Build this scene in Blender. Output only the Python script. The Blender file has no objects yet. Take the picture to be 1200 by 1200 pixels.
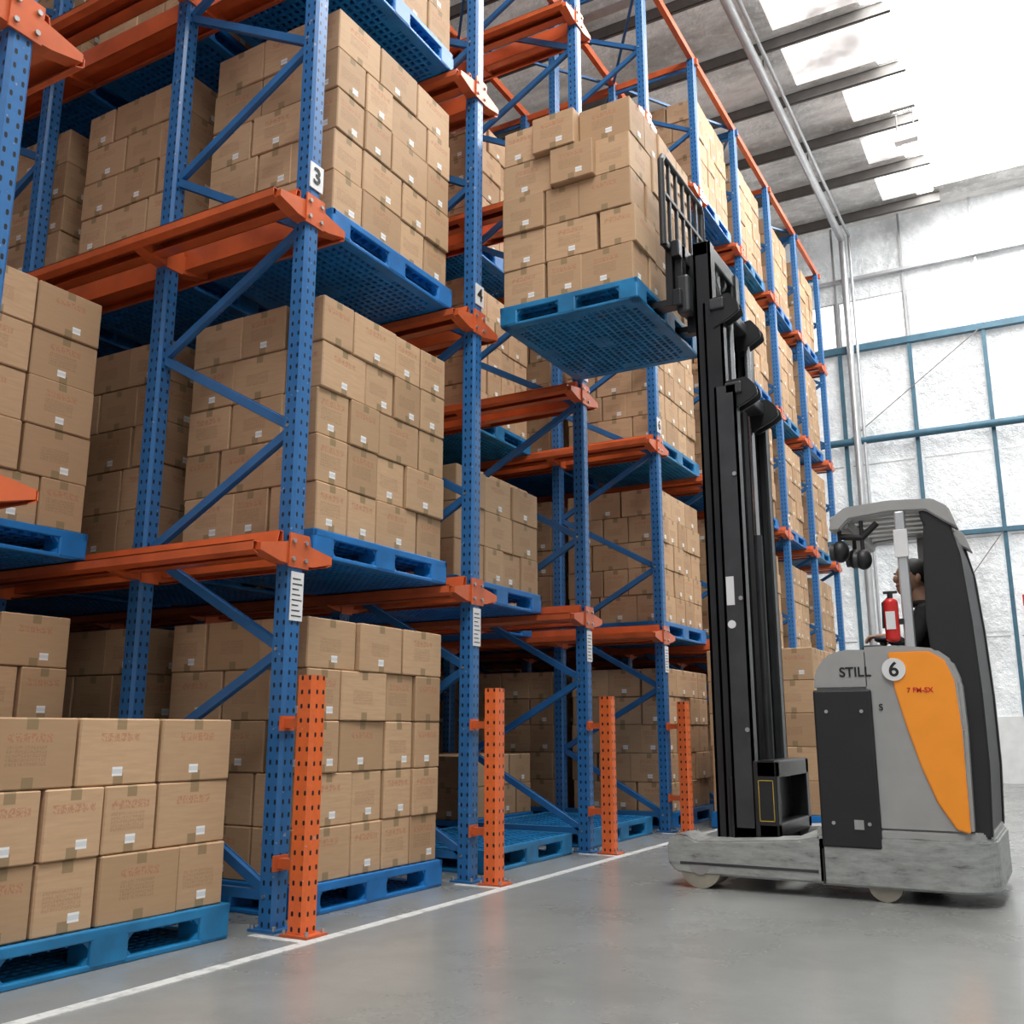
import bpy, bmesh, math, random
from mathutils import Vector, Matrix, Euler
random.seed(7)
S = bpy.context.scene
S.view_settings.view_transform = 'Standard'
S.view_settings.exposure = 0.0

# ------------------------------------------------------------ materials
class NT:
    def __init__(s, name):
        s.m = bpy.data.materials.new(name); s.m.use_nodes = True
        s.t = s.m.node_tree; s.b = s.t.nodes['Principled BSDF']; s.b.location = (900, 0)
    def n(s, typ, **kw):
        x = s.t.nodes.new(typ)
        for k, v in kw.items(): setattr(x, k, v)
        return x
    def put(s, sock, v):
        if hasattr(v, 'is_output'): s.t.links.new(v, sock)
        elif v is not None: sock.default_value = v
    def math(s, op, a, b=None, c=None):
        x = s.n('ShaderNodeMath', operation=op)
        s.put(x.inputs[0], a); s.put(x.inputs[1], b)
        if c is not None: s.put(x.inputs[2], c)
        return x.outputs[0]
    def mix(s, f, a, b):
        x = s.n('ShaderNodeMix', data_type='RGBA')
        s.put(x.inputs[0], f)
        s.put(x.inputs[6], a if hasattr(a, 'is_output') else (*a, 1))
        s.put(x.inputs[7], b if hasattr(b, 'is_output') else (*b, 1))
        return x.outputs[2]
    def sep(s, v):
        x = s.n('ShaderNodeSeparateXYZ'); s.put(x.inputs[0], v); return x.outputs
    def comb(s, a, b, c):
        x = s.n('ShaderNodeCombineXYZ')
        for i, v in enumerate((a, b, c)): s.put(x.inputs[i], v)
        return x.outputs[0]
    def noise(s, vec, scale, detail=3, rough=.5):
        x = s.n('ShaderNodeTexNoise'); s.put(x.inputs['Vector'], vec)
        x.inputs['Scale'].default_value = scale; x.inputs['Detail'].default_value = detail
        x.inputs['Roughness'].default_value = rough
        return x.outputs['Fac']
    def ramp(s, f, stops):
        x = s.n('ShaderNodeMapRange'); s.put(x.inputs[0], f)
        x.inputs[1].default_value = stops[0]; x.inputs[2].default_value = stops[1]
        x.inputs[3].default_value = stops[2]; x.inputs[4].default_value = stops[3]
        return x.outputs[0]
    def bump(s, h, strength=.3, dist=.01):
        x = s.n('ShaderNodeBump'); s.put(x.inputs['Height'], h)
        x.inputs['Strength'].default_value = strength; x.inputs['Distance'].default_value = dist
        s.t.links.new(x.outputs[0], s.b.inputs['Normal'])
    def obj(s): return s.n('ShaderNodeTexCoord').outputs['Object']
    def set(s, **kw):
        names = dict(col='Base Color', rough='Roughness', metal='Metallic', spec='Specular IOR Level',
                     ecol='Emission Color', estr='Emission Strength', coat='Coat Weight')
        for k, v in kw.items():
            if isinstance(v, tuple) and len(v) == 3: v = (*v, 1)
            s.put(s.b.inputs[names[k]], v)
        return s.m

def paint(name, col, rough=.4, var=.12, metal=0, scale=6, **kw):
    q = NT(name); o = q.obj(); f = q.noise(o, scale, 3)
    c = q.mix(q.ramp(f, (.35, .7, 0, 1)), col, tuple(x*(1-var*2) for x in col))
    q.set(col=c, rough=rough, metal=metal, **kw)
    return q.m

def perforated(name, col, pitch, dx, hw, hh):
    q = NT(name); tc = q.n('ShaderNodeTexCoord')
    o = q.sep(tc.outputs['Object']); nn = q.sep(tc.outputs['Normal'])
    ny = q.math('GREATER_THAN', q.math('ABSOLUTE', nn[1]), .7)
    nz = q.math('LESS_THAN', q.math('ABSOLUTE', nn[2]), .5)
    a = q.math('ADD', q.math('MULTIPLY', o[1], q.math('SUBTRACT', 1, ny)), q.math('MULTIPLY', o[0], ny))
    a = q.math('SUBTRACT', q.math('ABSOLUTE', a), dx)
    a = q.math('DIVIDE', a, hw)
    z = q.math('SUBTRACT', q.math('FRACT', q.math('DIVIDE', o[2], pitch)), .5)
    z = q.math('DIVIDE', q.math('MULTIPLY', z, pitch), hh)
    r = q.math('ADD', q.math('POWER', q.math('ABSOLUTE', a), 3), q.math('POWER', q.math('ABSOLUTE', z), 3))
    hole = q.math('MULTIPLY', q.math('LESS_THAN', r, 1), nz)
    sc = q.noise(tc.outputs['Object'], 30, 3)
    c = q.mix(q.ramp(sc, (.35, .65, 0, .25)), col, tuple(x*.6 for x in col))
    c = q.mix(q.ramp(sc, (.68, .74, 0, .5)), c, (.45, .45, .45))
    q.set(col=q.mix(hole, c, (.006, .008, .012)), rough=.32)
    return q.m

BLUE = (.028, .145, .37); ORANGE = (.64, .125, .036)
m_blue = paint('rack_blue_paint', BLUE, .30)
m_blueP = perforated('rack_blue_perforated', BLUE, .06, .021, .0065, .012)
m_orange = paint('rack_orange_paint', ORANGE, .32)
m_orangeP = perforated('guard_orange_perforated', (.78, .15, .035), .065, .022, .007, .011)
m_bolt = paint('bolt_steel', (.5, .5, .5), .35, metal=.8)
m_pallet = paint('pallet_blue_plastic', (.010, .18, .52), .38, .15)
m_pallet2 = paint('pallet_worn_blue_plastic', (.012, .205, .45), .42, .2)
m_white = paint('white_plate', (.75, .75, .75), .5, .05)
m_black = paint('black_print', (.01, .01, .01), .5, 0)
m_mast = paint('mast_black_steel', (.017, .018, .019), .30, .2)
m_mastg = paint('mast_dark_grey', (.045, .047, .05), .35, .2)
m_chrome = paint('hydraulic_chrome', (.6, .6, .6), .2, .1, metal=.9)
m_grey = paint('truck_grey_paint', (.34, .34, .33), .38, .05)
m_torange = paint('truck_orange_paint', (.96, .32, .02), .32, .03)
m_darkpl = paint('dark_plastic', (.014, .014, .016), .5, .1)
m_silver = paint('silver_paint', (.55, .56, .57), .3, .06, metal=.4)
m_red = paint('red_paint', (.6, .02, .015), .3, .05)
m_rubber = paint('wheel_rubber', (.10, .09, .075), .7, .2)
m_hub = paint('wheel_polyurethane', (.34, .31, .25), .6, .2)
m_yellow = paint('yellow_marking', (.5, .36, .04), .5, .1)
m_skin = paint('skin', (.52, .30, .2), .5, .05, scale=20)
m_hair = paint('black_hair', (.008, .007, .006), .6, .2)
m_jacket = paint('dark_work_jacket', (.018, .018, .022), .85, .2, scale=25)
m_eye = paint('eye_white', (.7, .7, .68), .3, 0)
m_lip = paint('lips', (.35, .13, .10), .5, 0)

q = NT('chassis_scratched_grey'); o = q.obj(); x = q.sep(o)
f = q.noise(q.comb(q.math('MULTIPLY', x[0], 1.2), x[1], q.math('MULTIPLY', x[2], 5)), 5, 8, .7)
c = q.mix(q.ramp(f, (.42, .62, 0, 1)), (.34, .35, .335), (.22, .23, .22))
c = q.mix(q.ramp(f, (.58, .66, 0, .8)), c, (.09, .09, .085)); q.set(col=c, rough=.42); m_chassis = q.m

def cardboard():
    q = NT('printed_cardboard')
    uv = q.sep(q.n('ShaderNodeUVMap', uv_map='metric').outputs[0])
    nu = q.sep(q.n('ShaderNodeUVMap', uv_map='norm').outputs[0])
    at = q.n('ShaderNodeAttribute', attribute_name='rnd')
    rs = q.n('ShaderNodeSeparateColor'); q.t.links.new(at.outputs['Color'], rs.inputs[0])
    r, g, b = rs.outputs[0], rs.outputs[1], rs.outputs[2]
    u, v = uv[0], uv[1]
    base = q.mix(r, (.57, .375, .222), (.41, .262, .148))
    nz = q.noise(q.comb(q.math('MULTIPLY', u, 3), q.math('MULTIPLY', v, 25), q.math('MULTIPLY', r, 50)), 3, 3)
    base = q.mix(q.ramp(nz, (.3, .8, 0, .35)), base, (.34, .21, .115))
    au = q.math('ABSOLUTE', u)
    av = q.math('ABSOLUTE', nu[1])
    tape = q.math('MULTIPLY', q.math('LESS_THAN', au, .024), q.math('GREATER_THAN', av, .66))
    base = q.mix(q.math('MULTIPLY', tape, .65), base, (.20, .15, .075))
    def glyph(x, y, size, x0, x1, y0, y1, seed, thr):
        gx = q.math('DIVIDE', x, size); gy = q.math('DIVIDE', y, size*1.25)
        n = q.n('ShaderNodeTexWhiteNoise', noise_dimensions='3D')
        q.put(n.inputs[0], q.comb(q.math('FLOOR', q.math('MULTIPLY', gx, 7)), q.math('FLOOR', q.math('MULTIPLY', gy, 7)), seed))
        on = q.math('GREATER_THAN', n.outputs[0], thr)
        fx = q.math('FRACT', gx); fy = q.math('FRACT', gy)
        m = q.math('MULTIPLY', q.math('LESS_THAN', fx, .84), q.math('LESS_THAN', fy, .84))
        for s_, val, op in ((x, x0, 'GREATER_THAN'), (x, x1, 'LESS_THAN'), (y, y0, 'GREATER_THAN'), (y, y1, 'LESS_THAN')):
            m = q.math('MULTIPLY', m, q.math(op, s_, val))
        return q.math('MULTIPLY', m, on)
    sd = q.math('FLOOR', q.math('MULTIPLY', r, 6))
    big = glyph(u, v, .032, -.096, .096, .040, .080, q.math('ADD', sd, 11), .45)
    small = glyph(u, v, .012, -.096, .072, -.045, .03, q.math('ADD', sd, 31), .5)
    pick = q.math('GREATER_THAN', g, .40)
    pick2 = q.math('LESS_THAN', g, .75)
    base = q.mix(q.math('MULTIPLY', q.math('MULTIPLY', big, pick), .45), base, (.40, .10, .05))
    base = q.mix(q.math('MULTIPLY', q.math('MULTIPLY', small, pick2), .38), base, (.16, .075, .04))
    lu = q.math('ABSOLUTE', q.math('SUBTRACT', u, q.math('SUBTRACT', q.math('MULTIPLY', b, .12), .06)))
    lv = q.math('ABSOLUTE', q.math('ADD', v, .078))
    lab = q.math('MULTIPLY', q.math('LESS_THAN', lu, .025), q.math('LESS_THAN', lv, .018))
    lab = q.math('MULTIPLY', lab, q.math('GREATER_THAN', b, .3))
    bar = q.math('GREATER_THAN', q.math('SINE', q.math('MULTIPLY', u, 1600)), .3)
    bar = q.math('MULTIPLY', bar, q.math('LESS_THAN', lv, .009))
    base = q.mix(lab, base, q.mix(q.math('MULTIPLY', bar, .6), (.80, .80, .78), (.15, .2, .3)))
    q.set(col=base, rough=.65, spec=.3)
    return q.m
m_card = cardboard()

q = NT('polished_concrete'); o = q.obj()
f = q.noise(o, .9, 6, .6); g = q.noise(o, 6, 6, .65); h = q.noise(o, 90, 2)
c = q.mix(q.ramp(f, (.35, .68, 0, 1)), (.255, .262, .252), (.165, .172, .165))
c = q.mix(q.ramp(g, (.5, .75, 0, .25)), c, (.31, .315, .30))
c = q.mix(q.ramp(h, (.6, .8, 0, .3)), c, (.12, .12, .115))
q.set(col=c, rough=q.ramp(f, (.3, .7, .20, .32)), spec=.6); m_floor = q.m

q = NT('worn_white_line'); o = q.obj(); g = q.noise(o, 14, 6, .7)
c = q.mix(q.ramp(g, (.50, .64, 0, .85)), (.60, .61, .60), (.30, .31, .30)); q.set(col=c, rough=.4); m_line = q.m

def foil(name, a, b, sx, sz, metal, est=0, rough=.38, bs=.5):
    q = NT(name); o = q.obj(); x = q.sep(o)
    vec = q.comb(q.math('MULTIPLY', x[0], sx), q.math('MULTIPLY', x[1], 1.0), q.math('MULTIPLY', x[2], sz))
    f = q.noise(vec, 1.3, 5, .65); g = q.noise(o, 7, 5, .7)
    c = q.mix(q.ramp(f, (.35, .65, 0, 1)), a, b)
    c = q.mix(q.ramp(g, (.5, .75, 0, .5)), c, tuple(min(1, k*1.5) for k in a))
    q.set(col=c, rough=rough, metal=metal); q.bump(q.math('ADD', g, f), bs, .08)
    if est: q.set(ecol=c, estr=est)  # self-glow in the foil's own colour, standing in for light on it
    return q.m
m_foilC = foil('ceiling_foil_insulation_glow', (.90, .88, .85), (.38, .37, .35), .35, 1, .4, est=.19, rough=.3, bs=1.0)  # emission added to brighten the ceiling; the foil itself is no lamp
m_foilW = foil('wall_foil_insulation_glow', (.78, .81, .82), (.50, .52, .53), 1, .45, .15, est=.34, bs=.8)  # wall foil given its own emission so the far wall looks brightly lit
m_dado = paint('white_masonry', (.80, .82, .82), .7, .05)
q = NT('daylight_panel'); q.set(col=(.9, .95, 1), rough=.5, ecol=(1.0, .99, .97), estr=12.5); m_sky = q.m
q = NT('skylight_glow_panel'); o = q.obj(); f = q.noise(o, 1.6, 5, .6)
q.set(col=(.8, .8, .8), rough=.5, ecol=(1.0, .99, .97), estr=q.ramp(f, (.35, .65, .3, 1.5))); m_sky_glow = q.m  # made-up emitter imitating skylight haze on the foil around it
q = NT('wall_daylight_panel'); o = q.obj(); f = q.noise(o, 1.2, 3)
q.set(col=(.8, .8, .8), rough=.5, ecol=(.97, .99, 1.0), estr=q.ramp(f, (.3, .7, 1.3, 2.4))); m_wsky = q.m
m_wallblue = paint('wall_girt_blue', (.05, .15, .22), .5)
m_purlin = paint('purlin_steel', (.19, .18, .17), .5, .1)
m_dark = paint('dark_backwall', (.15, .15, .15), .8)

# ------------------------------------------------------------ mesh builder
class MB:
    def __init__(s): s.v = []; s.f = []; s.mi = []; s.mats = []; s.sm = []
    def mid(s, m):
        if m not in s.mats: s.mats.append(m)
        return s.mats.index(m)
    def add(s, vs, fs, m, M=None, smooth=False):
        k = len(s.v)
        for p in vs:
            p = Vector(p)
            s.v.append(tuple(M @ p) if M else tuple(p))
        i = s.mid(m)
        for f in fs: s.f.append([k+j for j in f]); s.mi.append(i); s.sm.append(smooth)
    def box(s, x0, x1, y0, y1, z0, z1, m, M=None):
        v = [(x0,y0,z0),(x1,y0,z0),(x1,y1,z0),(x0,y1,z0),(x0,y0,z1),(x1,y0,z1),(x1,y1,z1),(x0,y1,z1)]
        s.add(v, [(0,3,2,1),(4,5,6,7),(0,1,5,4),(1,2,6,5),(2,3,7,6),(3,0,4,7)], m, M)
    def bbox(s, x0, x1, y0, y1, z0, z1, m, r=.01, seg=2, M=None):
        bm = bmesh.new(); bmesh.ops.create_cube(bm, size=1)
        for v in bm.verts:
            v.co = Vector(((x0+x1)/2+v.co.x*(x1-x0), (y0+y1)/2+v.co.y*(y1-y0), (z0+z1)/2+v.co.z*(z1-z0)))
        bmesh.ops.bevel(bm, geom=bm.edges[:], offset=r, segments=seg, affect='EDGES', profile=.5)
        bm.verts.ensure_lookup_table(); bm.verts.index_update()
        s.add([v.co.copy() for v in bm.verts], [[v.index for v in f.verts] for f in bm.faces], m, M)
        bm.free()
    def prism(s, pts, axis, a, b, m, M=None, bev=0, smooth=False):
        def P(p, t):
            return (t, p[0], p[1]) if axis == 'x' else (p[0], t, p[1]) if axis == 'y' else (p[0], p[1], t)
        n = len(pts)
        vs = [P(p, a) for p in pts]+[P(p, b) for p in pts]
        fs = [list(range(n))[::-1], list(range(n, 2*n))]+[(i, (i+1) % n, n+(i+1) % n, n+i) for i in range(n)]
        bm = bmesh.new(); bv = [bm.verts.new(v) for v in vs]
        for f in fs: bm.faces.new([bv[i] for i in f])
        bmesh.ops.recalc_face_normals(bm, faces=bm.faces[:])
        if bev:
            bmesh.ops.bevel(bm, geom=[e for e in bm.edges], offset=bev, segments=2, affect='EDGES', clamp_overlap=True)
        bm.verts.index_update()
        s.add([v.co.copy() for v in bm.verts], [[v.index for v in f.verts] for f in bm.faces], m, M, smooth)
        bm.free()
    def strip(s, pts, t, axis, a, b, m):
        for (p, q_) in zip(pts[:-1], pts[1:]):
            d = Vector((q_[0]-p[0], q_[1]-p[1])); d.normalize(); nn = Vector((-d.y, d.x))*t/2
            e = d*t/2
            s.prism([(p[0]+nn.x-e.x, p[1]+nn.y-e.y), (q_[0]+nn.x+e.x, q_[1]+nn.y+e.y), (q_[0]-nn.x+e.x, q_[1]-nn.y+e.y), (p[0]-nn.x-e.x, p[1]-nn.y-e.y)], axis, a, b, m)
    def cyl(s, p, q_, r, m, n=16, r2=None, cap=True):
        p = Vector(p); q_ = Vector(q_); r2 = r if r2 is None else r2
        d = (q_-p).normalized(); u = d.orthogonal().normalized(); w = d.cross(u)
        vs = []
        for c, rr in ((p, r), (q_, r2)):
            for i in range(n):
                a = 2*math.pi*i/n; vs.append(c+(u*math.cos(a)+w*math.sin(a))*rr)
        s.add(vs, [(i, (i+1) % n, n+(i+1) % n, n+i) for i in range(n)], m, smooth=True)
        if cap: s.add(vs, [list(range(n))[::-1], list(range(n, 2*n))], m)
    def tube(s, pts, r, m, n=10):
        for a, b in zip(pts[:-1], pts[1:]): s.cyl(a, b, r, m, n)
        for p in pts[1:-1]: s.ball(p, (r, r, r), m, 8, 6)
    def bar(s, p, q_, w, h, m, up=(0,1,0)):
        p = Vector(p); q_ = Vector(q_); d = q_-p; L = d.length; d.normalize()
        u = Vector(up); u = (u-d*u.dot(d)).normalized(); k = d.cross(u)
        M = Matrix((( d.x,u.x,k.x,p.x),(d.y,u.y,k.y,p.y),(d.z,u.z,k.z,p.z),(0,0,0,1)))
        s.box(0, L, -w/2, w/2, -h/2, h/2, m, M)
    def ball(s, c, r, m, nu=16, nv=12, M=None):
        vs = []; fs = []
        for j in range(nv+1):
            t = math.pi*j/nv
            for i in range(nu):
                a = 2*math.pi*i/nu
                vs.append((c[0]+r[0]*math.sin(t)*math.cos(a), c[1]+r[1]*math.sin(t)*math.sin(a), c[2]+r[2]*math.cos(t)))
        for j in range(nv):
            for i in range(nu): fs.append((j*nu+i, (j+1)*nu+i, (j+1)*nu+(i+1) % nu, j*nu+(i+1) % nu))
        s.add(vs, fs, m, M, smooth=True)
    def mesh(s, name):
        me = bpy.data.meshes.new(name); me.from_pydata(s.v, [], s.f)
        for m in s.mats: me.materials.append(m)
        me.polygons.foreach_set('material_index', s.mi); me.polygons.foreach_set('use_smooth', s.sm)
        me.update()
        return me

def ob(name, me, parent=None, loc=(0,0,0), rot=(0,0,0)):
    o = bpy.data.objects.new(name, me); S.collection.objects.link(o)
    o.location = loc; o.rotation_euler = rot
    if parent: o.parent = parent
    return o
def empty(name, loc=(0,0,0)):
    e = bpy.data.objects.new(name, None); S.collection.objects.link(e); e.location = loc; e.empty_display_size = .2
    return e
def wchild(name, me, parent):
    o = ob(name, me, parent); o.location = -Vector(parent.location); return o
def text(name, s, size, parent, loc, rot, mat, ext=.001):
    cu = bpy.data.curves.new(name, 'FONT'); cu.body = s; cu.size = size; cu.align_x = 'CENTER'; cu.align_y = 'CENTER'
    cu.extrude = ext; cu.offset = size*.02; cu.materials.append(mat)
    o = bpy.data.objects.new(name, cu); S.collection.objects.link(o); o.parent = parent
    o.location = Vector(loc)-Vector(parent.location); o.rotation_euler = rot
    return o

# ------------------------------------------------------------ geometry constants
P3 = 3.665; SP = 1.7
def PY(n): return P3+SP*(n-3)
LV = [0, 1.78, 3.63, 5.43, 7.23]; TOP = 9.05
FRX = [0, -1.06, -2.36, -3.42, -4.72, -5.78]
XB = -6.5
WALLY = 19.4; CZ = 10.95
SKX0, SKX1 = 2.0, 4.9

# ------------------------------------------------------------ shell
b = MB(); b.box(-9, 10, -5, WALLY+.2, -.2, 0, m_floor); ob('floor', b.mesh('floor'))
b = MB(); b.box(.30, .36, -3, WALLY-.3, 0, .003, m_line)
for n in range(1, 12):
    b.box(-.0, .30, PY(n)-.16, PY(n)-.115, 0, .003, m_line)
ob('floor_marking', b.mesh('floor_marking'))
b = MB()
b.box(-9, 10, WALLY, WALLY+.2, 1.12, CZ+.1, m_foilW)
b.box(-9, 10, WALLY-.06, WALLY+.2, 0, 1.12, m_dado)
ob('wall_far', b.mesh('wall_far'))
b = MB(); b.box(-9.2, -9, -5, WALLY+.2, 0, CZ+.1, m_dark); ob('wall_left', b.mesh('wall_left'))
wn = 0
for i in range(-4, 7):
    x0 = -.04+1.3*i; z0, z1 = 8.40, 9.30
    wn += 1
    b = MB(); b.box(x0+.05, x0+1.25, WALLY-.02, WALLY-.004, z0, z1, m_wsky)
    for (a0, a1, c0, c1) in ((x0+.03, x0+1.27, z0-.03, z0), (x0+.03, x0+1.27, z1, z1+.03), (x0+.03, x0+.06, z0, z1), (x0+1.24, x0+1.27, z0, z1)):
        b.box(a0, a1, WALLY-.03, WALLY-.004, c0, c1, m_silver)
    ob('window_%d' % wn, b.mesh('window'))
for i in range(-4, 7):
    x0 = -.04+1.3*i; wn += 1
    b = MB()
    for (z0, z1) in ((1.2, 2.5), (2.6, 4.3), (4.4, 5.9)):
        b.box(x0+.09, x0+1.21, WALLY-.02, WALLY-.004, z0, z1, m_foilW)  # foil panels without glazing, sharing the wall foil's added glow
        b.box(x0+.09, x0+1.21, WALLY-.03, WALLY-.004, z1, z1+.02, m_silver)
    ob('window_%d' % wn, b.mesh('window'))
b = MB()
for i in range(-5, 8):
    x0 = -.04+1.3*i
    b.box(x0-.035, x0+.035, WALLY-.12, WALLY-.04, 1.12, 8.27, m_wallblue)
    b.box(x0-.02, x0+.02, WALLY-.08, WALLY-.03, 8.27, CZ, m_silver)
for z, h in ((8.27, .06), (4.4, .04), (9.75, .03)):
    b.box(-8.9, 10, WALLY-.15, WALLY-.03, z-h, z+h, m_wallblue if h > .035 else m_silver)
b.cyl((-8.9, WALLY-.2, 6.35), (10, WALLY-.2, 6.35), .07, m_wallblue)
b.bar((-.04, WALLY-.14, 6.35), (2.56, WALLY-.14, 8.27), .015, .015, m_purlin)
b.bar((.2, WALLY-.14, 1.3), (2.56, WALLY-.14, 4.4), .015, .015, m_purlin)
ob('wall_girts', b.mesh('wall_girts'))
b = MB(); b.bbox(2.72, 2.84, WALLY-.25, WALLY-.12, 3.0, 3.2, m_red); b.bbox(2.74, 2.82, WALLY-.25, WALLY-.12, 1.15, 1.35, m_red)
b.cyl((2.78, WALLY-.17, 1.3), (2.78, WALLY-.17, 3.0), .02, m_red)
ob('fire_alarm_post', b.mesh('fire_alarm_post'))
b = MB()
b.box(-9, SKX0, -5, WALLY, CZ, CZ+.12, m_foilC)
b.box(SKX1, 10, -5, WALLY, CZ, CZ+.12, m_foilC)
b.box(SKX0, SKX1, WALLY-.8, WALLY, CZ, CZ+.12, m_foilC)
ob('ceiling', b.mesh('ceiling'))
b = MB(); b.box(SKX0, SKX1, -5, WALLY-.8, CZ+.02, CZ+.06, m_sky)
y = -4.4; rr_ = random.Random(3)
while y < WALLY-1.2:
    L = rr_.choice((.5, .9, 1.3, 1.5))
    b.box(SKX0-L, SKX0, y+.18, y+1.28, CZ-.012, CZ-.004, m_sky_glow)  # added glow strips of uneven length, softening the skylight edge
    b.box(SKX0-.28, SKX0, y+.10, y+1.36, CZ-.018, CZ-.013, m_sky); y += 1.45
ob('skylight', b.mesh('skylight'))
b = MB()
y = -4.4
while y < WALLY:
    for x0, x1 in ((-8.9, SKX0+.1), (SKX1, 9.9)):
        b.strip([(y-.04, CZ-.20), (y-.04+.0, CZ-.22), (y, CZ-.22), (y, CZ-.02), (y+.06, CZ-.02)], .012, 'x', x0, x1, m_purlin)
        b.box(x0, x1, y-.05, y+.01, CZ-.22, CZ-.2, m_purlin)
    y += 1.45
for yy in (-2, 4.5, 11):
    b.box(-8.9, SKX0, yy-.07, yy+.07, CZ-.26, CZ-.23, m_silver)
ob('roof_purlins', b.mesh('roof_purlins'))
b = MB(); b.tube([(.2, -4.5, 10.58), (.2, WALLY-.25, 10.58), (.2, WALLY-.25, 1.0)], .07, m_silver, 14)
b.tube([(.33, -4.5, 10.66), (.33, WALLY-.22, 10.66), (.33, WALLY-.22, .1)], .03, m_silver, 10)
yy = -4
while yy < WALLY-.3:
    b.cyl((.2, yy, 10.6), (.2, yy, CZ-.02), .012, m_purlin, 6); yy += 2.9
ob('ceiling_pipe', b.mesh('ceiling_pipe'))
b = MB(); b.bbox(1.75, 2.1, 15.3, 15.45, 10.1, 10.28, m_white); b.cyl((1.8, 15.38, 10.28), (1.8, 15.38, CZ-.23), .012, m_purlin, 6)
b.cyl((2.05, 15.38, 10.28), (2.05, 15.38, CZ-.23), .012, m_purlin, 6); b.box(1.72, 2.1, 15.34, 15.42, CZ-.25, CZ-.23, m_purlin)
ob('hanging_exit_sign', b.mesh('hanging_sign'))

# ------------------------------------------------------------ rack
rack = empty('pallet_rack')
OM = [(-.045,-.05),(.03,-.05),(.045,-.035),(.045,.035),(.03,.05),(-.045,.05),(-.045,.03),(-.04,.03),(-.04,.045),(.028,.045),(.04,.033),(.04,-.033),(.028,-.045),(-.04,-.045),(-.04,-.03),(-.045,-.03)]
def post_mesh():
    b = MB()
    b.prism(OM, 'z', 0, TOP, m_blueP)
    b.box(-.08, .08, -.08, .08, 0, .012, m_blue)
    for sx in (-1, 1):
        for sy in (-1, 1): b.cyl((sx*.065, sy*.065, .012), (sx*.065, sy*.065, .03), .011, m_bolt, 6)
    return b.mesh('upright_post')
PM = post_mesh()
def brace_mesh():
    b = MB()
    st = .5665; z = .15; fr = True
    while z+st < TOP-.1:
        x0, x1 = (-.02, -1.04) if fr else (-1.04, -.02)
        b.bar((x0, 0, z), (x1, 0, z+st), .03, .045, m_blue)
        b.bar((x0, .014, z), (x1, .014, z+st), .004, .055, m_blue)
        z += st; fr = not fr
    b.bar((-.02, 0, .15), (-1.04, 0, .15), .03, .045, m_blue)
    b.bar((-.02, 0, TOP-.1), (-1.04, 0, TOP-.1), .03, .045, m_blue)
    for zz in [.15+2*st*k for k in range(8)]:
        b.cyl((-.02, -.055, zz), (-.02, .055, zz), .01, m_bolt, 6)
    return b.mesh('upright_bracing')
BM_ = brace_mesh()
def rails_mesh(sides):
    b = MB()
    for z in LV[1:]:
        for s in sides:
            pts = [(s*.085, z+.075), (s*.11, z+.075), (s*.125, z+.012), (s*.165, z-.003), (s*.285, z-.003), (s*.285, z-.045), (s*.25, z-.06)]
            b.strip(pts, .005, 'x', XB, .02, m_orange)
            b.strip([(s*.085, z+.075), (s*.085, z-.055), (s*.16, z-.055)], .005, 'x', XB, .02, m_orange)
        for fx in FRX:
            for s in sides:
                a = [(s*.052, z-.085), (s*.052, z+.03), (s*.10, z+.02), (s*.26, z-.008), (s*.26, z-.045), (s*.12, z-.08)]
                b.prism(a, 'x', fx-.03, fx+.045, m_orange)
            if fx == 0:
                b.box(.046, .056, -.070, .070, z-.10, z+.07, m_orange)
                for sy in (-.045, .045):
                    for zz in (z-.06, z+.03): b.cyl((.056, sy, zz), (.066, sy, zz), .012, m_bolt, 6)
            else:
                b.box(fx+.046, fx+.054, -.06, .06, z-.10, z+.05, m_orange)
    return b.mesh('cantilever_rails')
RM = rails_mesh((-1, 1))
for n in range(1, 12):
    for fx in FRX: ob('post', PM, rack, (fx, PY(n), 0))
    for fx in FRX[::2]: ob('bracing', BM_, rack, (fx, PY(n), 0))
    ob('rails', RM, rack, (0, PY(n), 0))
b = MB()
for fx in FRX:
    b.box(fx-.03, fx+.03, PY(1)-.1, PY(11)+.1, TOP, TOP+.09, m_orange)
for n in range(1, 12):
    b.box(FRX[-1]-.05, .08, PY(n)-.03, PY(n)+.03, TOP-.08, TOP, m_orange if n % 2 else m_blue)
for n in range(1, 11):
    for k in range(0, 5):
        a = (FRX[k], PY(n), TOP+.03); c = (FRX[k+1], PY(n+1), TOP+.03)
        if (n+k) % 2: a, c = (FRX[k+1], PY(n), TOP+.03), (FRX[k], PY(n+1), TOP+.03)
        b.bar(a, c, .03, .03, m_blue, (0,0,1))
for n in range(2, 11, 2):
    for z0 in (0.2, 3.3, 6.2):
        b.bar((FRX[-1]-.06, PY(n), z0), (FRX[-1]-.06, PY(n+1), z0+2.6), .02, .05, m_orange, (1,0,0))
ob('top_ties', b.mesh('top_ties'), rack)
b = MB()
for n in range(1, 12):
    b.box(.047, .053, PY(n)-.052, PY(n)+.052, 3.745, 3.895, m_white)
    b.box(.047, .051, PY(n)-.045, PY(n)+.045, 1.42, 1.66, m_white)
    for k in range(8): b.box(.051, .052, PY(n)-.035, PY(n)+.035-.012*(k % 3), 1.44+.026*k, 1.446+.026*k, m_mastg)
ob('number_plates', b.mesh('number_plates'), rack)
for n in range(1, 12):
    text('number', str(n), .13, rack, (.055, PY(n), 3.82), (math.pi/2, 0, math.pi/2), m_black)

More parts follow.
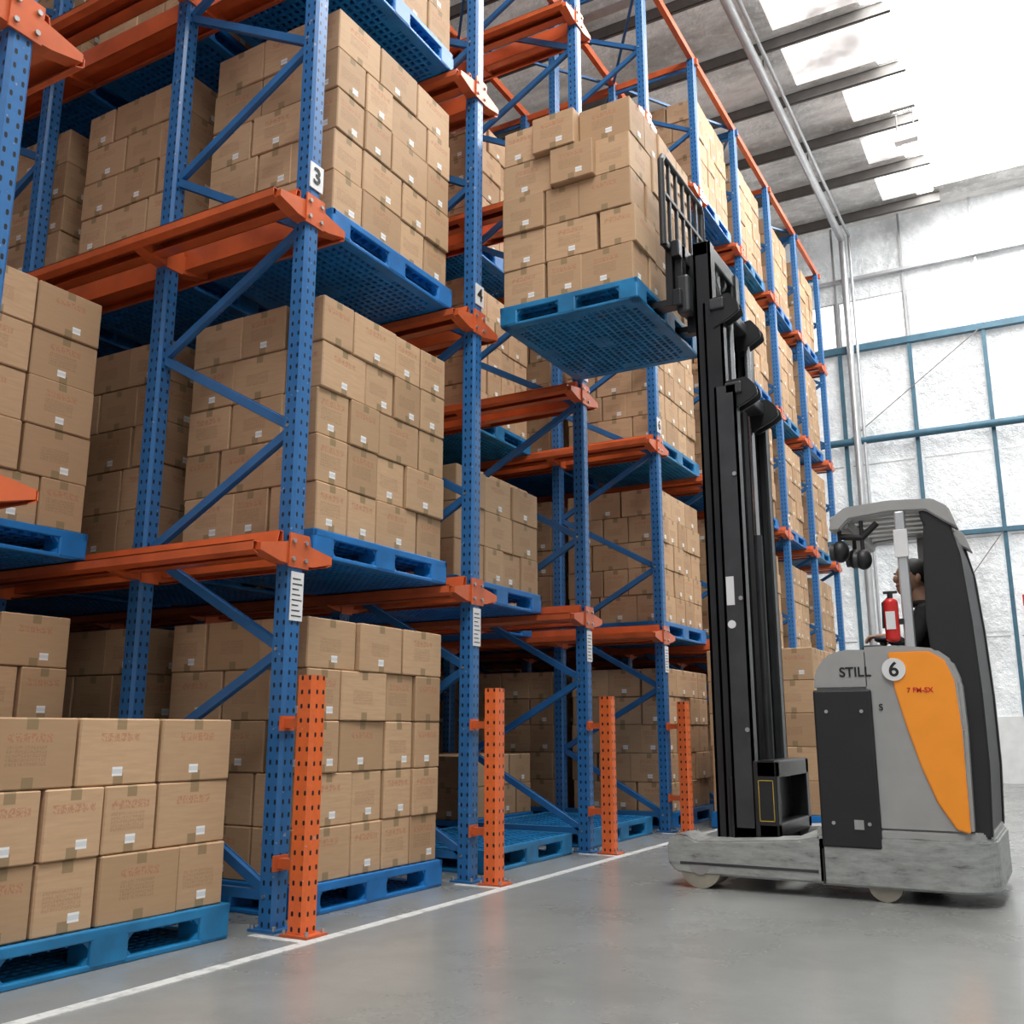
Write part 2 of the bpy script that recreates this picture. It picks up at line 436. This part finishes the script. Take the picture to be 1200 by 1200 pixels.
def guard_mesh():
    b = MB()
    b.prism(OM, 'z', 0, 1.15, m_orangeP)
    b.box(-.075, .085, -.07, .07, 0, .012, m_orange)
    for sx in (-.06, .07):
        for sy in (-.055, .055): b.cyl((sx, sy, .012), (sx, sy, .03), .009, m_bolt, 6)
    for z in (.30, .93):
        b.box(-.155, -.045, -.02, .02, z-.022, z+.022, m_orange)
        b.box(-.05, -.044, -.05, .05, z-.035, z+.035, m_orange)
        b.box(-.155, -.148, -.05, .05, z-.035, z+.035, m_orange)
    return b.mesh('column_guard')
GM = guard_mesh()
for n in range(1, 12): ob('column_guard', GM, None, (.205, PY(n)-.03, 0))

# ------------------------------------------------------------ pallets and cartons
PX, PYW, PH = 1.05, 1.25, .15
def pallet_mesh(mat, name):
    b = MB(); hx, hy = PX/2, PYW/2
    b.box(-hx+.01, hx-.01, -hy+.01, hy-.01, .130, .142, mat)
    for s in (-1, 1):
        b.bbox(min(s*hx, s*(hx-.03)), max(s*hx, s*(hx-.03)), -hy, hy, .108, .15, mat, .006)
        b.bbox(-hx, hx, min(s*hy, s*(hy-.03)), max(s*hy, s*(hy-.03)), .108, .15, mat, .006)
    k = -hx+.07
    while k < hx-.05:
        b.box(k-.004, k+.004, -hy+.02, hy-.02, .100, .148, mat); k += .075
    k = -hy+.07
    while k < hy-.05:
        b.box(-hx+.02, hx-.02, k-.004, k+.004, .100, .148, mat); k += .075
    k = -hx+.05
    while k < hx-.03:
        b.box(k-.009, k+.009, -hy+.02, hy-.02, .002, .018, mat); k += .052
    k = -hy+.05
    while k < hy-.03:
        b.box(-hx+.02, hx-.02, k-.009, k+.009, .003, .017, mat); k += .052
    fx = [(-hx, -hx+.14), (-.07, .07), (hx-.14, hx)]; fy = [(-hy, -hy+.17), (-.09, .09), (hy-.17, hy)]
    for a in fx:
        for c in fy: b.bbox(a[0], a[1], c[0], c[1], .004, .128, mat, .012)
    for s in (-1, 1):
        x0, x1 = sorted((s*(hx-.003), s*(hx-.07))); b.bbox(x0, x1, -hy+.003, hy-.003, 0, .024, mat, .006)
        y0, y1 = sorted((s*(hy-.003), s*(hy-.08))); b.bbox(-hx+.003, hx-.003, y0, y1, .0, .022, mat, .006)
    g = .03
    for sx in (-1, 1):
        x0, x1 = (sx*hx-.012*sx, sx*(hx-.05)); x0, x1 = min(x0, x1), max(x0, x1)
        for (y0, y1) in ((-hy+.17, -.09), (.09, hy-.17)):
            for ys, d in ((y0, 1), (y1, -1)):
                b.prism([(ys, .11), (ys+d*g, .11), (ys, .11-g)], 'x', x0, x1, mat)
                b.prism([(ys, .02), (ys+d*g, .02), (ys, .02+g)], 'x', x0, x1, mat)
    for sy in (-1, 1):
        y0, y1 = sorted((sy*(hy-.012), sy*(hy-.05)))
        for (x0, x1) in ((-hx+.14, -.07), (.07, hx-.14)):
            for xs, d in ((x0, 1), (x1, -1)):
                b.prism([(xs, .11), (xs+d*g, .11), (xs, .11-g)], 'y', y0, y1, mat)
    return b.mesh(name)
PALA = pallet_mesh(m_pallet, 'plastic_pallet'); PALB = pallet_mesh(m_pallet2, 'plastic_pallet_worn')

def cartons_mesh(layers, seed, H=.266, shifts={}):
    rr = random.Random(seed)
    V = []; F = []; UV1 = []; UV2 = []; COL = []
    def carton(cx, cy, z0, sx, sy, sz, ang):
        hx, hy, hz = sx/2, sy/2, sz/2; c = .006
        bm = bmesh.new(); bmesh.ops.create_cube(bm, size=1)
        for v in bm.verts: v.co = Vector((v.co.x*sx, v.co.y*sy, v.co.z*sz))
        bmesh.ops.bevel(bm, geom=bm.edges[:], offset=c, segments=1, affect='EDGES')
        bm.verts.index_update(); k = len(V); R = Matrix.Rotation(ang, 3, 'Z')
        for v in bm.verts: V.append(tuple(R @ v.co+Vector((cx, cy, z0+hz))))
        col = (rr.random(), rr.random(), rr.random(), 1)
        for f in bm.faces:
            F.append([k+v.index for v in f.verts]); n = f.normal
            ax = max(range(3), key=lambda i: abs(n[i]))
            for v in f.verts:
                p = v.co
                if ax == 0: a, h, ha, hb = p.y*(1 if n.x > 0 else -1), p.z, hy, hz
                elif ax == 1: a, h, ha, hb = p.x*(-1 if n.y > 0 else 1), p.z, hx, hz
                else: a, h, ha, hb = (p.y, p.x, hy, hx) if sx > sy else (p.x, p.y, hx, hy)
                if ax == 2: h += 5
                UV1.append((a, h)); UV2.append((a/ha, (h/hb) if ax != 2 else 1.0)); COL.append(col)
        bm.free()
    W = 1.21; D = 1.01
    for L in range(layers):
        ds = [.27, .34, .40]; rr.shuffle(ds)
        x = D/2
        for ri, d in enumerate(ds):
            if rr.random() < .72:
                ws = [.27, .27, .27, .40]; rr.shuffle(ws)
                if d > .38 and ws[0] == .4: ws.reverse()
            else: ws = [.4033]*3
            cy = -W/2
            for i, w in enumerate(ws):
                sh = shifts.get((L, ri, i), (0, 0))
                carton(x-d/2+rr.uniform(-.014, .009)+sh[0], cy+w/2+rr.uniform(-.005, .005)+sh[1], L*H, d-.009, w-.012, H-.003, math.radians(rr.uniform(-1.4, 1.4)))
                cy += w
            x -= d
    me = bpy.data.meshes.new('cartons'); me.from_pydata(V, [], F)
    me.uv_layers.new(name='metric'); me.uv_layers.new(name='norm')
    me.color_attributes.new('rnd', 'FLOAT_COLOR', 'CORNER')
    me.uv_layers['metric'].data.foreach_set('uv', [c for t in UV1 for c in t])
    me.uv_layers['norm'].data.foreach_set('uv', [c for t in UV2 for c in t])
    me.color_attributes['rnd'].data.foreach_set('color', [c for t in COL for c in t])
    me.materials.append(m_card); me.update()
    return me
ST = {}
def stack(l, v):
    if (l, v) not in ST: ST[(l, v)] = cartons_mesh(l, v+10)
    return ST[(l, v)]
DEEP = empty('stored_pallet_loads'); DEEP.parent = rack
def load(n, lev, k, layers, dx=0, worn=False):
    y = PY(n)+SP/2+random.uniform(-.015, .015); x = -.525-.02-1.22*k+dx+random.uniform(-.03, 0)
    z = LV[lev]+(.003 if lev else .0)
    v = random.randrange(6)
    rot = random.uniform(-.012, .012)
    pm = PALB if worn else PALA
    if layers == 0:
        ob('plastic_pallet', pm, None, (x, y, z)); return
    if k > 0:
        ob('pallet', pm, DEEP, (x, y, z), (0,0,rot)); ob('cartons', stack(layers, v), DEEP, (x, y, z+PH), (0,0,rot))
    else:
        e = empty('carton_pallet_load', (x, y, z)); e.rotation_euler = (0,0,rot)
        ob('pallet', pm, e); ob('cartons', stack(layers, v), e, (0,0,PH))
ex = {}
for lev in range(5):
    for k in range(4):
        for n in range(2, 11):
            ex[(n, lev, k)] = 5
for k in range(4):
    for lev in (2, 3, 4): ex[(2, lev, k)] = None
    for n in (4, 5, 6):
        for lev in (3, 4): ex[(n, lev, k)] = None
ex[(5, 3, 1)] = 5; ex[(5, 3, 2)] = 5
ex[(2, 0, 0)] = 3; ex[(2, 1, 0)] = None
ex[(4, 0, 0)] = None; ex[(4, 0, 1)] = 2; ex[(4, 1, 0)] = 3; ex[(4, 2, 0)] = None; ex[(4, 2, 1)] = None; ex[(4, 2, 2)] = None
ex[(5, 0, 0)] = 0; ex[(5, 1, 0)] = None; ex[(5, 2, 0)] = None; ex[(5, 0, 1)] = 2
ex[(7, 3, 0)] = None
for (n, lev, k), l in ex.items():
    if l is None: continue
    dx = -.2 if (n, lev, k) == (4, 1, 0) else 0
    load(n, lev, k, l, dx, worn=(l == 0 or (n > 4 and (n+lev+k) % 4 == 0)) or (n, lev, k) == (2, 0, 0))
ob('plastic_pallet', PALB, None, (-.56, PY(4)+SP/2+.05, 0))

e = empty('carton_pallet_load', (.76, 9.92, 0))
ob('pallet', PALA, e, (0,0,0)); ob('cartons', cartons_mesh(5, 31, .30), e, (0,0,PH), (0,0,0))

# ------------------------------------------------------------ reach truck
TR = empty('reach_truck', (2.1, 6.4, 0))
def arc(cx, cy, r, a0, a1, n=6):
    return [(cx+r*math.cos(math.radians(a0+(a1-a0)*i/n)), cy+r*math.sin(math.radians(a0+(a1-a0)*i/n))) for i in range(n+1)]
b = MB()
Y0, Y1 = 5.80, 7.0
plan = [(2.0, Y0)]+arc(2.68, Y0+.22, .22, -90, 0, 10)+arc(2.68, Y1-.22, .22, 0, 90, 10)+[(2.0, Y1)]
b.prism(plan, 'z', .07, .335, m_chassis, bev=.012)
b.prism([(x-.02 if x > 2.5 else x, y+(.015 if y < 6.4 else -.015)) for x, y in plan], 'z', .325, .37, m_grey, bev=.008)
for ya, yb in ((Y0, Y0+.27), (Y1-.27, Y1)):
    prof = [(1.12, .14), (1.17, .085), (1.25, .075), (2.05, .075), (2.05, .33), (1.9, .30), (1.45, .27), (1.30, .265), (1.22, .30), (1.15, .29), (1.12, .24)]
    b.prism(prof, 'y', ya, yb, m_chassis, bev=.012)
    b.box(1.20, 2.0, ya-.003, ya+.01, .13, .145, m_mastg)
b.bbox(1.85, 2.05, Y0+.1, Y1-.1, .1, .30, m_chassis, .01)
b.box(2.025, 2.035, Y0-.002, Y0+.03, .08, .26, m_darkpl)
wchild('chassis', b.mesh('chassis'), TR)
b = MB()
for yc in (Y0+.06, Y1-.20):
    b.cyl((1.32, yc-.055, .125), (1.32, yc+.18, .125), .125, m_hub, 28)
    b.cyl((1.32, yc-.062, .125), (1.32, yc-.05, .125), .05, m_bolt, 16)
b.cyl((2.34, Y0+.03, .09), (2.34, Y0+.13, .09), .09, m_hub, 24)
b.cyl((2.45, 6.5, .15), (2.45, 6.7, .15), .15, m_rubber, 24)
wchild('wheels', b.mesh('wheels'), TR)
b = MB()
b.bbox(2.03, 2.345, Y0-.008, Y1-.04, .27, 1.12, m_darkpl, .012)
b.prism([(2.03,1.12),(2.34,1.12),(2.34,1.34),(2.20,1.345),(2.10,1.31),(2.04,1.22)], 'y', Y0+.025, Y1-.05, m_grey, bev=.015)
side = [(2.30,.36),(2.80,.36),(2.815,.9),(2.81,1.15),(2.77,1.27),(2.69,1.335),(2.5,1.36),(2.30,1.355)]
b.prism(side, 'y', Y0+.025, Y0+.20, m_grey, bev=.02)
b.prism(side, 'y', Y1-.20, Y1-.025, m_grey, bev=.02)
b.bbox(2.36, 2.85, Y0+.2, Y1-.2, .36, .46, m_darkpl, .01)
wchild('body', b.mesh('body'), TR)
b = MB()
b.prism([(2.45,1.32),(2.66,1.32),(2.735,1.27),(2.775,1.16),(2.79,.9),(2.785,.37),(2.72,.39),(2.64,.52),(2.575,.70),(2.515,.92),(2.47,1.12)], 'y', Y0+.012, Y0+.04, m_torange, bev=.006)
wchild('orange_side_panel', b.mesh('orange_side_panel'), TR)
b = MB()
b.cyl((2.475, Y0+.004, 1.225), (2.475, Y0+.02, 1.225), .062, m_white, 32)
for (x_, z_) in ((2.10,1.0),(2.29,1.0),(2.10,.40),(2.29,.40)): b.cyl((x_, Y0-.014, z_), (x_, Y0, z_), .010, m_bolt, 10)
b.box(2.21, 2.26, Y0-.012, Y0-.006, .37, .42, m_bolt)
wchild('badges', b.mesh('badges'), TR)
RX = (math.pi/2, 0, 0)
text('number_on_badge', '6', .11, TR, (2.475, Y0+.003, 1.222), RX, m_black)
text('side_lettering', 'STILL', .075, TR, (2.265, Y0+.022, 1.215), RX, m_black)
text('small_lettering', '7 FM-SX', .038, TR, (2.60, Y0+.010, 1.11), RX, m_red)
text('logo_lettering', 'S', .05, TR, (2.39, Y0+.022, 1.02), RX, m_black)
b = MB()
outer = [(2.88,.34),(2.90,.7),(2.90,1.1),(2.885,1.5),(2.86,1.85),(2.82,2.04),(2.76,2.13),(2.68,2.18)]
inner = [(2.66,2.10),(2.68,2.04),(2.67,1.95),(2.66,1.75),(2.65,1.5),(2.66,1.34),(2.76,1.2),(2.77,.34)]
b.prism(outer+inner, 'y', Y0+.12, Y0+.20, m_darkpl, bev=.01)
b.prism(outer+inner, 'y', Y1-.20, Y1-.12, m_darkpl, bev=.01)
b.prism([(x-.01, z-.01 if z > 2 else z) for x, z in outer]+[(x+.09, z) for x, z in inner], 'y', Y0+.19, Y1-.19, m_darkpl)
wchild('rear_guard_shell', b.mesh('rear_guard_shell'), TR)
b = MB()
roofp = [(2.16,2.05),(2.18,2.13),(2.26,2.185),(2.5,2.20),(2.74,2.185),(2.82,2.13),(2.86,2.0),(2.80,2.04),(2.70,2.12),(2.5,2.13),(2.28,2.11),(2.22,2.05)]
for ya, yb in ((Y0+.10, Y0+.22), (Y1-.24, Y1-.12)): b.prism(roofp, 'y', ya, yb, m_grey, bev=.008)
b.bbox(2.16, 2.27, Y0+.14, Y1-.14, 2.06, 2.15, m_grey, .02)
for k in range(5):
    yk = Y0+.30+k*.145; b.bbox(2.2, 2.78, yk-.03, yk+.03, 2.125, 2.17, m_grey, .006)
b.bbox(2.53, 2.585, Y0+.10, Y0+.16, 1.33, 2.13, m_silver, .01)
b.bbox(2.53, 2.585, Y1-.16, Y1-.10, 1.33, 2.13, m_grey, .01)
b.bbox(2.52, 2.595, Y0+.09, Y0+.105, 1.86, 2.02, m_white, .003)
wchild('overhead_guard', b.mesh('overhead_guard'), TR)
b = MB()
for (x_, y_, z_, r_) in ((2.21, Y0+.16, 1.93, .065), (2.34, Y0+.14, 1.87, .06), (2.25, Y0+.40, 1.92, .06)):
    b.ball((x_, y_, z_), (r_*.8, r_, r_), m_darkpl)
    b.cyl((x_-r_*.85, y_, z_), (x_-r_*.4, y_, z_), r_*.8, m_mastg)
    b.cyl((x_, y_, z_), (x_, y_, 2.1), .012, m_darkpl, 8)
b.tube([(2.21, Y0+.16, 2.02), (2.34, Y0+.14, 2.0), (2.43, Y0+.14, 2.08)], .018, m_darkpl, 8)
wchild('work_lights', b.mesh('work_lights'), TR)
b = MB()
b.cyl((2.475, Y0+.09, 1.40), (2.475, Y0+.09, 1.60), .04, m_red, 20)
b.ball((2.475, Y0+.09, 1.60), (.04,.04,.03), m_red); b.ball((2.475, Y0+.09, 1.40), (.04,.04,.02), m_red)
b.cyl((2.475, Y0+.09, 1.62), (2.475, Y0+.09, 1.66), .015, m_darkpl, 10)
b.box(2.44, 2.515, Y0+.08, Y0+.10, 1.655, 1.668, m_darkpl); b.box(2.45, 2.50, Y0+.046, Y0+.049, 1.45, 1.55, m_white)
b.box(2.47, 2.54, Y0+.08, Y0+.12, 1.48, 1.51, m_darkpl)
b.tube([(2.475,Y0+.09,1.64),(2.435,Y0+.08,1.60),(2.43,Y0+.08,1.46)], .008, m_darkpl, 6)
wchild('fire_extinguisher', b.mesh('fire_extinguisher'), TR)
b = MB()
b.bbox(2.56, 2.78, 6.12, 6.68, .96, 1.06, m_darkpl, .03); b.bbox(2.74, 2.80, 6.14, 6.66, 1.04, 1.62, m_darkpl, .025)
b.bbox(2.58, 2.78, 6.2, 6.6, .46, .97, m_darkpl, .02)
b.bbox(2.28, 2.40, 6.0, 6.75, 1.30, 1.38, m_darkpl, .02)
b.cyl((2.38, 6.15, 1.36), (2.38, 6.15, 1.43), .02, m_darkpl, 10); b.ball((2.38, 6.15, 1.42), (.05,.05,.02), m_darkpl)
wchild('seat_and_console', b.mesh('seat_and_console'), TR)

# mast
MX = -.055
b = MB()
def chan(y0, y1, x0, x1, z0, z1, m, op):
    t = .016; x0 += MX; x1 += MX
    yw = (y0, y0+t) if op > 0 else (y1-t, y1)
    b.box(x0, x1, yw[0], yw[1], z0, z1, m)
    b.box(x0, x0+t, y0, y1, z0, z1, m); b.box(x1-t, x1, y0, y1, z0, z1, m)
def mb(x0, x1, *a): b.bbox(x0+MX, x1+MX, *a)
mn, mf = 6.00, 6.80
chan(mn, mn+.085, 1.53, 1.67, .18, 3.10, m_mastg, 1); chan(mf-.085, mf, 1.53, 1.67, .18, 3.10, m_mastg, -1)
chan(mn+.03, mn+.11, 1.47, 1.60, .25, 3.72, m_mast, 1); chan(mf-.11, mf-.03, 1.47, 1.60, .25, 3.72, m_mast, -1)
chan(mn+.05, mn+.15, 1.41, 1.53, .22, 4.18, m_mast, 1); chan(mf-.15, mf-.05, 1.41, 1.53, .22, 4.18, m_mast, -1)
for z0, z1, x0, x1 in ((3.04, 3.12, 1.60, 1.71), (.18, .34, 1.52, 1.74), (3.65, 3.73, 1.52, 1.62)):
    mb(x0, x1, mn, mf, z0, z1, m_mastg, .01)
mb(1.41, 1.52, mn+.05, mf-.05, 4.08, 4.19, m_mast, .01)
mb(1.50, 1.58, mn+.02, mf-.02, .22, .62, m_mast, .01)
for z0, z1 in ((.28, .36), (.62, .72)): mb(1.68, 1.80, mn-.01, mf+.01, z0, z1, m_mast, .01)
for ya, yb in ((mn-.01, mn+.07), (mf-.07, mf+.01)): mb(1.66, 1.80, ya, yb, .28, .72, m_mast, .01)
mb(1.66, 1.70, mn+.05, mf-.05, .34, .64, m_mastg, .005)
for z0, z1 in ((.372, .377), (.603, .608)): b.box(1.69+MX, 1.78+MX, mn-.014, mn-.010, z0, z1, m_yellow)
for x0, x1 in ((1.69, 1.694), (1.776, 1.78)): b.box(x0+MX, x1+MX, mn-.014, mn-.010, .372, .608, m_yellow)
for yy in (mn+.14, mf-.14):
    for dy in (-.12, -.03):
        b.prism([(1.60+MX, 3.14), (1.74+MX, 3.15), (1.80+MX, 3.08), (1.81+MX, 3.02), (1.75+MX, 2.98), (1.62+MX, 2.92)], 'y', yy+dy, yy+dy+.02, m_mast, bev=.005)
        b.prism([(1.53+MX, 3.74), (1.65+MX, 3.76), (1.71+MX, 3.68), (1.72+MX, 3.62), (1.66+MX, 3.58), (1.54+MX, 3.52)], 'y', yy+dy, yy+dy+.02, m_mast, bev=.005)
for yy in (6.20, 6.60):
    b.cyl((1.60+MX, yy, .3), (1.60+MX, yy, 2.2), .034, m_mastg, 14); b.cyl((1.60+MX, yy, 2.2), (1.60+MX, yy, 3.66), .022, m_chrome, 12)
b.cyl((1.46+MX, 6.40, .5), (1.46+MX, 6.40, 2.4), .05, m_mast, 16); b.cyl((1.46+MX, 6.40, 2.4), (1.46+MX, 6.40, 4.1), .028, m_chrome, 12)
for yy in (6.30, 6.50):
    b.box(1.41+MX, 1.425+MX, yy-.015, yy+.015, 1.0, 4.05, m_mastg); b.cyl((1.44+MX, yy-.02, 4.05), (1.44+MX, yy+.02, 4.05), .06, m_mastg, 18)
for k in range(4):
    yy = 6.255+k*.022
    b.cyl((1.64+MX, yy, .4), (1.64+MX, yy, 3.0), .009, m_darkpl, 8)
for yy in (6.28, 6.34):
    b.tube([(1.56+MX, yy, 3.05), (1.50+MX, yy, 3.9), (1.45+MX, yy, 4.12), (1.38+MX, yy, 4.0), (1.36+MX, yy, 3.8)], .010, m_darkpl, 8)
b.box(1.55+MX, 1.60+MX, mn-.004, mn-.001, 1.66, 1.84, m_white); b.cyl((1.575+MX, mn-.004, 1.54), (1.575+MX, mn-.001, 1.54), .026, m_white, 16)
for z in (.9, 1.7, 2.5): b.cyl((1.64+MX, mn-.01, z), (1.64+MX, mn, z), .014, m_bolt, 8)
wchild('mast', b.mesh('mast'), TR)
b = MB()
PZ = 3.68
for z0, z1 in ((PZ+.02, PZ+.14), (PZ+.38, PZ+.50)): b.bbox(1.24, 1.30, 5.92, 6.64, z0, z1, m_mast, .008)
for yy in (6.02, 6.50): b.bbox(1.24, 1.30, yy-.04, yy+.04, PZ+.02, PZ+.50, m_mast, .008)
for yy in (mn+.17, mf-.17): b.bbox(1.26, 1.46, yy-.025, yy+.025, PZ-.1, PZ+.48, m_mast, .01)
b.bbox(1.25, 1.34, 5.97, 6.08, PZ-.02, PZ+.26, m_mastg, .02)
for yy in (6.01, 6.51):
    b.prism([(.12, PZ+.062), (1.17, PZ+.045), (1.235, PZ+.045), (1.235, PZ+.52), (1.19, PZ+.52), (1.185, PZ+.09), (.12, PZ+.078)], 'y', yy-.055, yy+.055, m_mast)
ya, yb, zt = 5.86, 6.72, 4.82
b.tube([(1.215, ya, PZ+.45), (1.215, ya, zt-.05), (1.215, ya+.04, zt), (1.215, yb-.04, zt), (1.215, yb, zt-.05), (1.215, yb, PZ+.45)], .024, m_darkpl, 10)
for k in range(1, 6): b.bbox(1.203, 1.227, ya+k*(yb-ya)/6-.015, ya+k*(yb-ya)/6+.015, PZ+.45, zt, m_darkpl, .004)
b.bbox(1.20, 1.23, ya, yb, zt-.30, zt-.27, m_darkpl, .005)
b.bbox(1.20, 1.23, ya, yb, PZ+.44, PZ+.50, m_darkpl, .005)
wchild('fork_carriage', b.mesh('fork_carriage'), TR)
e = empty('carton_pallet_load', (.58, 6.26, PZ))
ob('pallet', PALB, e); ob('cartons', cartons_mesh(5, 44, .278, shifts={(4,1,0):(.0,-.06),(3,1,0):(0,-.05),(4,0,0):(0,.02),(2,2,0):(0,-.02)}), e, (0,0,PH))

# ------------------------------------------------------------ driver
DR = empty('forklift_driver', (2.60, 6.4, 1.06))
def skin_obj(name, pts, edges, mat, root=0, sub=2):
    me = bpy.data.meshes.new(name); me.from_pydata([p[0] for p in pts], edges, []); me.materials.append(mat)
    o = wchild(name, me, DR)
    mod = o.modifiers.new('Skin', 'SKIN')
    if not me.skin_vertices:
        bm = bmesh.new(); bm.from_mesh(me); bm.verts.layers.skin.verify(); bm.to_mesh(me); bm.free()
    sv = me.skin_vertices[0].data
    for i, p in enumerate(pts):
        r = p[1]; sv[i].radius = r if isinstance(r, tuple) else (r, r); sv[i].use_root = (i == root)
    mod.use_smooth_shade = True
    s2 = o.modifiers.new('Sub', 'SUBSURF'); s2.levels = sub; s2.render_levels = sub
    return o
J = [((2.66,6.40,1.15),(.10,.15)), ((2.65,6.40,1.30),(.09,.14)), ((2.635,6.40,1.46),(.10,.16)), ((2.61,6.40,1.585),(.08,.13)), ((2.585,6.40,1.66),.056),
     ((2.615,6.24,1.575),.066), ((2.53,6.15,1.36),.05), ((2.40,6.17,1.44),.036),
     ((2.615,6.56,1.575),.066), ((2.55,6.66,1.36),.05), ((2.41,6.60,1.44),.036),
     ((2.62,6.30,1.13),.085), ((2.44,6.27,1.15),.062), ((2.46,6.27,.80),.05), ((2.47,6.27,.55),.04),
     ((2.62,6.50,1.13),.085), ((2.44,6.53,1.15),.062), ((2.46,6.53,.80),.05), ((2.47,6.53,.55),.04)]
E = [(0,1),(1,2),(2,3),(3,4),(3,5),(5,6),(6,7),(3,8),(8,9),(9,10),(0,11),(11,12),(12,13),(13,14),(0,15),(15,16),(16,17),(17,18)]
skin_obj('body', J, E, m_jacket)
b = MB()
for yy in (6.27, 6.53):
    b.ball((2.43, yy, .50), (.12, .045, .04), m_darkpl); b.ball((2.48, yy, .53), (.05,.042,.06), m_darkpl)
wchild('shoes', b.mesh('shoes'), DR)
for nm, wx, wy, sg in (('hand_left', 2.405, 6.17, 1), ('hand_right', 2.415, 6.60, -1)):
    W = Vector((wx, wy, 1.44))
    skin_obj(nm, [(tuple(W), (.026,.02)), (tuple(W+Vector((-.035, 0, .002))), (.036,.016)), (tuple(W+Vector((-.075, 0, 0))), (.038,.014))], [(0,1),(1,2)], m_skin)
    for k in range(4):
        off = (k-1.5)*.019; L = (.030, .034, .032, .025)[k]
        p0 = W+Vector((-.07, off, 0)); p1 = W+Vector((-.07-L, off*1.1, -.002)); p2 = p1+Vector((-L*.55, 0, -L*.55)); p3 = p2+Vector((-L*.1, 0, -L*.6))
        skin_obj(nm+'_finger_%d' % (k+1), [(tuple(p), r) for p, r in ((p0,.0095),(p1,.009),(p2,.008),(p3,.007))], [(0,1),(1,2),(2,3)], m_skin, sub=1)
    p0 = W+Vector((-.03, sg*.02, 0)); p1 = p0+Vector((-.03, sg*.025, -.006)); p2 = p1+Vector((-.028, sg*.004, -.012))
    skin_obj(nm+'_thumb', [(tuple(p), r) for p, r in ((p0,.013),(p1,.010),(p2,.008))], [(0,1),(1,2)], m_skin, sub=1)
b = MB(); hc = Vector((2.535, 6.40, 1.80))
R = Matrix.Translation(hc) @ Matrix.Rotation(math.radians(35), 4, 'Z') @ Matrix.Rotation(math.radians(6), 4, 'Y')
b.ball((0,0,.01), (.098,.077,.105), m_skin, 28, 20, R); b.ball((-.035,0,-.045), (.058,.056,.068), m_skin, 20, 14, R)
b.cyl(hc+Vector((.02,0,-.05)), (2.59,6.40,1.64), .05, m_skin, 16, .056)
b.ball((.016,0,.032), (.101,.083,.101), m_hair, 28, 20, R)
b.ball((-.10,0,-.012), (.018,.014,.025), m_skin, 12, 8, R)
for s in (-1, 1):
    b.ball((-.083, s*.03, .008), (.012,.014,.008), m_eye, 12, 8, R); b.ball((-.093, s*.03, .008), (.004,.006,.006), m_black, 8, 6, R)
    b.ball((-.088, s*.031, .028), (.010,.019,.005), m_hair, 10, 6, R)
    b.ball((.0, s*.079, -.005), (.018,.010,.03), m_skin, 12, 8, R)
b.ball((-.087, 0, -.052), (.010,.024,.007), m_lip, 12, 8, R)
wchild('head', b.mesh('head'), DR)
b = MB(); b.tube([Vector((2.59+.062*math.cos(a), 6.40+.066*math.sin(a), 1.645)) for a in [i*math.pi/8 for i in range(17)]], .018, m_jacket, 8)
wchild('collar', b.mesh('collar'), DR)

# ------------------------------------------------------------ light
w = bpy.data.worlds.new('world'); S.world = w; w.use_nodes = True
w.node_tree.nodes['Background'].inputs[0].default_value = (.96, .98, 1.0, 1)
w.node_tree.nodes['Background'].inputs[1].default_value = .52

cam = bpy.data.cameras.new('camera'); co = bpy.data.objects.new('camera', cam); S.collection.objects.link(co)
co.location = (3.33, 0, .9); co.rotation_euler = (math.radians(90+12.5), 0, math.radians(29.4))
cam.sensor_width = 36; cam.lens = 1151/1200*36; cam.clip_start = .05; cam.clip_end = 200
S.camera = co
